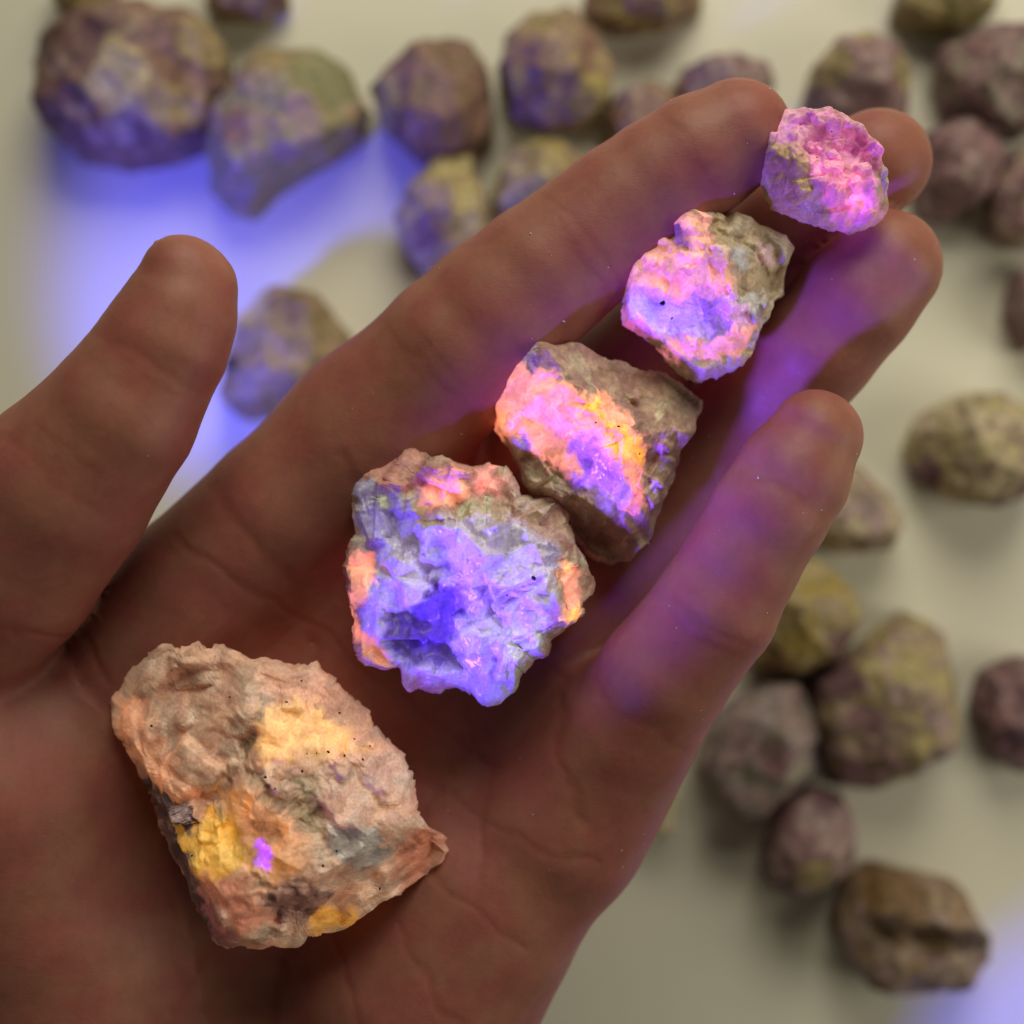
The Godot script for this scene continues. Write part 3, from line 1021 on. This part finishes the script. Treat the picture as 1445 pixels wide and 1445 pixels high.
	hero_stone("glowing_stone", "angular brown stone with a bright pink and orange glowing face, third from the palm", {
		"off": Vector2(460, 440), "scale": 2.536, "y": 106.5, "seed": 340, "body": "painted_glowing_rock", 
		"outline": [625, 110, 680, 105, 760, 100, 850, 118, 910, 115, 950, 150, 1000, 165, 1060, 185, 1130, 205, 1230, 215, 1290, 255, 1365, 305, 1355, 345, 1310, 430, 1275, 490, 1250, 600, 1210, 680, 1180, 760, 1140, 840, 1080, 890, 1020, 912, 960, 890, 900, 830, 870, 760, 845, 690, 800, 665, 745, 668, 700, 610, 680, 540, 640, 470, 600, 410, 590, 330, 590, 220, 605, 160],
		"base": [V(0.33, 0.20, 0.15), V(0.44, 0.31, 0.21), V(0.50, 0.42, 0.27)],
		"deep": 9.0, "facets": [[130, 24, 8.6], [-48, 50, 9.6], [118, 66, 0.95, 2.0], [200, 50, 0.95, 4.0], [20, 46, 0.95, 2.0]],
		"chunk": 0.55, "grit": 1.15, "chips": 22, "blocks": 26, "block": 1.2, "grain": 1.7, "glow": V(0.006, 0.002, 0.001), "power": 1.0,
		"zones": [
			[[585, 220, 640, 170, 720, 225, 780, 240, 850, 285, 910, 310, 960, 295, 1020, 325, 1080, 400, 1142, 500, 1140, 560, 1115, 640, 1105, 712, 1060, 700, 1000, 660, 920, 590, 840, 585, 770, 530, 690, 450, 620, 440, 590, 380], V(0.66, 0.36, 0.12), V(0.72, 0.19, 0.185), 0.5, "glowing_pink_mineral", 0.45, 0.6],  # torchlit face of this stone, its light painted in as glow
			[[590, 330, 640, 380, 700, 440, 640, 455, 600, 410], V(0.72, 0.42, 0.12), V(0.85, 0.23, 0.10), 0.2, "glowing_pink_mineral", 0.9, 0.6],
			[[895, 335, 960, 330, 980, 385, 930, 405], V(0.75, 0.45, 0.05), V(1.0, 0.30, 0.07), 0.4, "glowing_orange_mineral", 0.5, 0.6],
			[[950, 420, 1030, 420, 1110, 490, 1120, 530, 1060, 560, 1000, 500], V(0.75, 0.45, 0.05), V(0.95, 0.33, 0.05), 0.9, "glowing_orange_mineral", 0.5, 0.6],
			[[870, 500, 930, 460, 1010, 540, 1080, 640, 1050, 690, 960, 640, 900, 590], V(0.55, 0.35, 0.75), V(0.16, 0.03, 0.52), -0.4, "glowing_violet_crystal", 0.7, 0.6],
			[[1045, 600, 1085, 610, 1110, 690, 1080, 710], V(0.7, 0.3, 0.25), V(0.70, 0.13, 0.30), 0.1, "glowing_pink_mineral", 0.4],
			[[1140, 450, 1210, 440, 1190, 530, 1150, 600], V(0.5, 0.27, 0.26), Vector3.ZERO, 0.2, "pink_mineral", 0.9],
		],
		"specks": [[1027, 428, 0.24], [690, 178, 0.2], [950, 412, 0.15], [1105, 515, 0.15], [1160, 820, 0.2]],
	})
	hero_stone("glowing_stone", "blocky pink and lavender stone with a grey crystalline side, on the middle finger", {
		"off": Vector2(840, 120), "scale": 2.89, "y": 106.5, "seed": 460, "body": "painted_glowing_rock", 
		"outline": [105, 830, 118, 740, 130, 690, 180, 620, 230, 560, 300, 520, 400, 508, 480, 525, 560, 535, 640, 570, 700, 600, 770, 620, 805, 665, 790, 720, 775, 760, 770, 850, 730, 890, 710, 960, 660, 1020, 640, 1090, 600, 1150, 520, 1180, 430, 1218, 380, 1190, 330, 1150, 290, 1130, 250, 1060, 180, 1010, 120, 970, 105, 900],
		"base": [V(0.42, 0.33, 0.20), V(0.50, 0.42, 0.30), V(0.36, 0.27, 0.17)],
		"deep": 8.0, "facets": [[150, 14, 8.0], [-55, 42, 0.9, 3.0], [60, 55, 0.95, 3.0], [215, 45, 0.95, 4.0], [10, 42, 0.9, 3.0]],
		"worn": 5, "chunk": 0.55, "grit": 0.7, "chips": 30, "blocks": 28, "block": 1.4, "grain": 2.0, "glow": V(0.010, 0.003, 0.003), "power": 1.0,
		"zones": [
			[[130, 700, 260, 560, 430, 560, 450, 680, 560, 850, 500, 890, 380, 905, 200, 875, 108, 850], V(0.66, 0.38, 0.22), V(0.34, 0.12, 0.16), 0.0, "glowing_pink_mineral", 0.8, 0.6],
			[[115, 760, 250, 725, 400, 740, 530, 850, 460, 890, 340, 900, 200, 870, 105, 830], V(0.66, 0.38, 0.22), V(0.52, 0.15, 0.20), 0.5, "glowing_pink_mineral", 0.5, 0.5],
			[[290, 575, 420, 560, 440, 660, 400, 720, 350, 710, 320, 640], V(0.66, 0.38, 0.22), V(0.46, 0.14, 0.18), 0.3, "glowing_pink_mineral", 0.5, 0.5],
			[[260, 610, 300, 600, 355, 710, 300, 700], V(0.42, 0.27, 0.2), Vector3.ZERO, -1.2, "painted_glowing_rock", 0.3],
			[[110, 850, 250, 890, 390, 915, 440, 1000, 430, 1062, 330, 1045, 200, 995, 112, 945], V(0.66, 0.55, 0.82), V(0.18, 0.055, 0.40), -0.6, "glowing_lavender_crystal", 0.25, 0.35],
			[[250, 1030, 330, 1050, 440, 1070, 550, 1000, 640, 1000, 570, 1100, 490, 1140, 330, 1130, 265, 1080], V(0.66, 0.38, 0.22), V(0.56, 0.15, 0.19), 0.2, "glowing_pink_mineral", 0.5, 0.6],
			[[105, 920, 130, 950, 240, 1030, 190, 1015, 118, 975], V(0.8, 0.4, 0.6), V(0.55, 0.09, 0.40), 0.0, "glowing_pink_mineral", 0.4],
			[[390, 910, 460, 915, 470, 970, 430, 985], V(0.42, 0.28, 0.22), Vector3.ZERO, -0.4, "painted_glowing_rock", 0.3],
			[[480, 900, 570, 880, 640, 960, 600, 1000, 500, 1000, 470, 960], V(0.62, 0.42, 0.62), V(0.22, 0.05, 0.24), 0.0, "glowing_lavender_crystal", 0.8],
			[[560, 880, 640, 860, 690, 900, 660, 960, 600, 960], V(0.55, 0.50, 0.50), Vector3.ZERO, 0.3, "grey_crystal", 0.4, 0.6],
			[[510, 700, 590, 690, 600, 760, 540, 790], V(0.52, 0.48, 0.55), Vector3.ZERO, 0.2, "grey_crystal", 0.5, 0.6],
			[[640, 690, 710, 670, 730, 740, 670, 760], V(0.66, 0.48, 0.50), V(0.10, 0.03, 0.04), 0.3, "glowing_pink_mineral", 0.6],
			[[690, 600, 800, 640, 790, 720, 720, 690], V(0.66, 0.58, 0.38), Vector3.ZERO, 0.6, "pale_crystal", 0.5, 1.2],
		],
		"specks": [[258, 908, 0.42], [298, 970, 0.2]],
	})
	hero_stone("glowing_stone", "smallest stone, rounded and magenta pink with a brown corner, at the fingertips", {
		"off": Vector2(840, 120), "scale": 2.89, "y": 111.0, "seed": 580, "body": "painted_glowing_rock", 
		"outline": [660, 320, 675, 230, 700, 180, 745, 120, 800, 112, 860, 120, 920, 110, 1000, 140, 1060, 190, 1120, 260, 1170, 340, 1195, 420, 1180, 460, 1190, 520, 1150, 560, 1090, 590, 1040, 603, 960, 590, 860, 560, 760, 525, 720, 490, 680, 400],
		"base": [V(0.42, 0.29, 0.10), V(0.50, 0.37, 0.12), V(0.5, 0.42, 0.14)],
		"deep": 7.0, "facets": [[-60, 10, 7.0], [140, 46, 0.95, 3.0], [30, 46, 0.92, 3.0], [240, 46, 0.92, 3.0], [90, 48, 0.95, 3.0]],
		"chunk": 0.5, "grit": 0.9, "chips": 28, "blocks": 34, "block": 1.1, "grain": 1.5, "glow": V(0.010, 0.003, 0.004), "power": 1.0,
		"zones": [
			[[680, 240, 745, 125, 860, 120, 1000, 145, 1110, 260, 1170, 350, 1150, 420, 1170, 540, 1060, 590, 960, 560, 860, 430, 820, 330, 740, 280], V(0.54, 0.28, 0.28), V(0.24, 0.045, 0.17), 0.0, "glowing_pink_mineral", 1.1],
			[[690, 200, 745, 130, 830, 130, 830, 230, 790, 290, 700, 260], V(0.56, 0.32, 0.28), V(0.20, 0.04, 0.18), 0.2, "glowing_pink_mineral", 0.9],
			[[860, 360, 960, 340, 1050, 400, 1110, 470, 1100, 540, 1020, 560, 940, 500, 880, 440], V(0.62, 0.30, 0.26), V(0.46, 0.08, 0.28), 0.3, "glowing_pink_mineral", 1.1],
			[[1010, 490, 1080, 480, 1090, 540, 1030, 545], V(0.85, 0.5, 0.55), V(0.62, 0.17, 0.27), 0.3, "glowing_pink_mineral", 0.5],
			[[815, 150, 850, 160, 840, 210, 815, 210], V(0.45, 0.15, 0.33), V(0.10, 0.008, 0.06), -0.4, "glowing_magenta_mineral", 0.4],
			[[1010, 260, 1070, 250, 1080, 300, 1030, 320], V(0.45, 0.15, 0.30), V(0.11, 0.008, 0.06), -0.4, "glowing_magenta_mineral", 0.5],
			[[1110, 380, 1180, 350, 1195, 430, 1180, 480, 1130, 460], V(0.50, 0.40, 0.30), Vector3.ZERO, 0.0, "painted_glowing_rock", 0.6],
		],
		"specks": [[930, 230, 0.12], [870, 335, 0.14]],
	})


func table_stones() -> void:
	var pu := V(0.13, 0.065, 0.085)
	var pd := V(0.20, 0.11, 0.13)
	var cr := V(0.44, 0.36, 0.27)
	var ta := V(0.30, 0.222, 0.17)
	var gy := V(0.25, 0.22, 0.19)
	var ye := V(0.32, 0.25, 0.13)
	var br := V(0.17, 0.095, 0.04)
	var la := V(0.29, 0.20, 0.215)
	for s in [
		["largest table stone, dark purple with a cream patch, at the top left", [55, 90, 70, 45, 130, 20, 200, 12, 270, 25, 315, 70, 322, 130, 290, 195, 240, 220, 170, 228, 100, 215, 68, 180], 24.0, [pu, pd, la], [[195, 135, 48, cr], [250, 170, 30, ta], [300, 70, 35, ta]]],
		["grey lilac stone with a pointed lower tip, beside the large purple one", [288, 265, 300, 180, 330, 110, 380, 75, 440, 62, 490, 95, 514, 150, 505, 190, 455, 225, 410, 250, 380, 270, 352, 300, 310, 282], 22.0, [gy, la, gy], [[390, 105, 28, ta], [470, 120, 45, V(0.2, 0.19, 0.15)], [345, 200, 25, pd]]],
		["smooth purple brown stone with a yellow left edge, top middle left", [528, 130, 560, 95, 598, 58, 660, 72, 694, 120, 695, 190, 660, 215, 640, 235, 600, 232, 560, 195, 532, 165], 20.0, [pd, V(0.16, 0.10, 0.09), pd], [[545, 160, 26, ye]]],
		["small purple stone with a cream knob on top, against the index finger", [558, 310, 575, 275, 608, 250, 615, 215, 640, 200, 665, 225, 670, 265, 690, 300, 680, 340, 640, 370, 605, 387, 570, 355], 20.0, [ta, la, cr], [[640, 235, 26, cr], [660, 300, 22, cr], [605, 335, 24, pd]]],
		["yellow mottled purple stone, top middle behind the index finger", [702, 100, 715, 50, 750, 18, 800, 8, 840, 40, 866, 90, 862, 140, 830, 175, 780, 178, 730, 165], 22.0, [la, pd, ta], [[830, 145, 30, ye], [765, 40, 28, ta], [740, 110, 30, pd], [725, 130, 18, ye]]],
		["pale yellow stone half hidden behind the middle of the index finger", [690, 270, 720, 215, 770, 196, 815, 205, 832, 250, 800, 300, 740, 320, 700, 310], 18.0, [ta, cr, la], [[760, 225, 30, ye]]],
		["dull purple stone touching the tip side of the index finger", [850, 170, 870, 135, 920, 120, 960, 130, 970, 180, 930, 220, 880, 215], 14.0, [pd, la, pd], []],
		["grey purple stone peeping out above the index fingertip", [950, 125, 970, 92, 1030, 80, 1084, 92, 1090, 130, 1060, 170, 990, 170], 16.0, [la, pd, gy], []],
		["purple stone with green yellow sides, behind the middle fingertip", [1142, 130, 1155, 80, 1195, 55, 1230, 38, 1268, 62, 1280, 110, 1275, 165, 1230, 195, 1170, 185], 22.0, [pd, la, pd], [[1160, 110, 28, ye], [1262, 110, 22, ye], [1210, 45, 22, ye]]],
		["big grey lilac stone cut by the right edge near the top", [1328, 110, 1335, 70, 1380, 45, 1450, 35, 1500, 80, 1500, 160, 1450, 185, 1390, 170, 1345, 150], 22.0, [la, pd, gy], [[1435, 100, 30, gy]]],
		["dark purple stone just right of the middle fingertip", [1292, 240, 1310, 185, 1360, 170, 1405, 178, 1415, 215, 1390, 270, 1340, 310, 1305, 300], 18.0, [pd, pd, la], []],
		["brown purple stone cut by the right edge, below the grey lilac one", [1400, 285, 1415, 240, 1450, 205, 1500, 220, 1500, 340, 1440, 342, 1408, 325], 20.0, [pd, ta, la], []],
		["dark stone of which only an edge shows at the right, level with the ring finger", [1428, 440, 1440, 385, 1490, 380, 1500, 480, 1450, 495], 18.0, [pd, la, pd], []],
		["cream topped stone with a dark purple underside at the right", [1288, 630, 1310, 580, 1370, 553, 1440, 565, 1490, 620, 1470, 690, 1400, 715, 1340, 700, 1300, 675], 22.0, [cr, V(0.40, 0.34, 0.19), ta], [[1310, 670, 24, pu], [1440, 690, 28, pu], [1390, 722, 26, pu]]],
		["pale cream stone half hidden behind the tip of the little finger", [1120, 740, 1150, 670, 1205, 655, 1245, 700, 1276, 745, 1250, 775, 1180, 782], 16.0, [ta, cr, la], [[1215, 725, 24, la]]],
		["mustard yellow and brown stone behind the little finger", [1055, 880, 1080, 820, 1130, 782, 1185, 810, 1204, 870, 1180, 920, 1120, 955, 1070, 945], 20.0, [ye, V(0.30, 0.22, 0.06), ta], [[1180, 905, 24, pd], [1090, 935, 24, br]]],
		["largest stone on the right side, tan with a purple lower rim", [1150, 960, 1200, 930, 1250, 890, 1290, 865, 1335, 890, 1352, 960, 1340, 1040, 1290, 1100, 1240, 1125, 1180, 1110, 1150, 1050], 22.0, [ta, V(0.33, 0.27, 0.13), la], [[1215, 1095, 42, pd], [1175, 950, 30, pu], [1300, 1070, 20, la], [1205, 1000, 26, pd]]],
		["lilac grey three sided stone touching the largest right hand stone", [985, 1075, 1010, 1010, 1070, 970, 1120, 960, 1150, 1010, 1158, 1080, 1130, 1115, 1075, 1150, 1030, 1135], 18.0, [la, V(0.22, 0.17, 0.19), gy], [[1085, 1060, 26, pd], [1120, 1080, 22, gy]]],
		["small purple stone with a yellow spot, below the lilac three sided one", [1080, 1215, 1100, 1150, 1150, 1115, 1190, 1125, 1203, 1190, 1190, 1240, 1140, 1272, 1095, 1260], 18.0, [pd, la, pd], [[1140, 1225, 26, ye], [1160, 1130, 22, pu]]],
		["brown stone with a dark stripe across its top, at the lower right", [1180, 1310, 1195, 1250, 1240, 1225, 1300, 1240, 1350, 1250, 1385, 1310, 1390, 1350, 1350, 1390, 1290, 1402, 1220, 1380], 20.0, [ta, V(0.22, 0.14, 0.08), la], [[1250, 1255, 40, br], [1232, 1286, 17, V(0.05, 0.025, 0.01)], [1252, 1290, 16, V(0.05, 0.025, 0.01)], [1272, 1293, 15, V(0.05, 0.025, 0.01)], [1292, 1295, 15, V(0.05, 0.025, 0.01)], [1312, 1297, 16, V(0.05, 0.025, 0.01)], [1332, 1301, 16, V(0.05, 0.025, 0.01)], [1352, 1308, 15, V(0.05, 0.025, 0.01)], [1370, 1317, 13, V(0.05, 0.025, 0.01)]]],
		["dark purple stone cut by the right edge, lower half", [1382, 1010, 1395, 950, 1440, 932, 1500, 950, 1500, 1080, 1450, 1092, 1400, 1070], 20.0, [pu, pd, la], []],
		["small pale chip beside the outer edge of the palm", [890, 1160, 915, 1120, 945, 1108, 962, 1135, 945, 1170, 905, 1190], 7.0, [cr, V(0.45, 0.43, 0.3), cr], []],
		["tan brown stone between the thumb and the index finger", [308, 560, 325, 500, 345, 440, 395, 405, 450, 420, 492, 470, 480, 530, 420, 580, 350, 592], 22.0, [ta, V(0.24, 0.17, 0.12), la], [[360, 440, 28, cr], [335, 515, 14, V(0.03, 0.02, 0.015)], [420, 445, 26, V(0.2, 0.13, 0.1)]]],
		["brown stone cut by the top edge above the grey lilac one", [285, 0, 295, -50, 350, -70, 400, -50, 405, 0, 360, 18, 310, 16], 18.0, [br, ta, pd], []],
		["yellow stone cut by the top edge behind the large purple one", [80, 10, 75, -40, 120, -60, 160, -30, 150, 25, 110, 30], 16.0, [ye, ta, ye], []],
		["tan stone cut by the top edge above the index fingertip", [825, 10, 840, -40, 920, -60, 1000, -40, 995, 5, 940, 30, 870, 38], 18.0, [ta, pd, ye], []],
		["olive green stone cut by the top edge at the right", [1265, 10, 1280, -40, 1340, -60, 1420, -40, 1405, 15, 1350, 38, 1300, 36], 18.0, [ye, V(0.22, 0.2, 0.07), ta], []],
	]:
		table_stone("rough_stone", s[0], s[1], s[2], s[3], s[4], 900 + 13 * get_child_count())
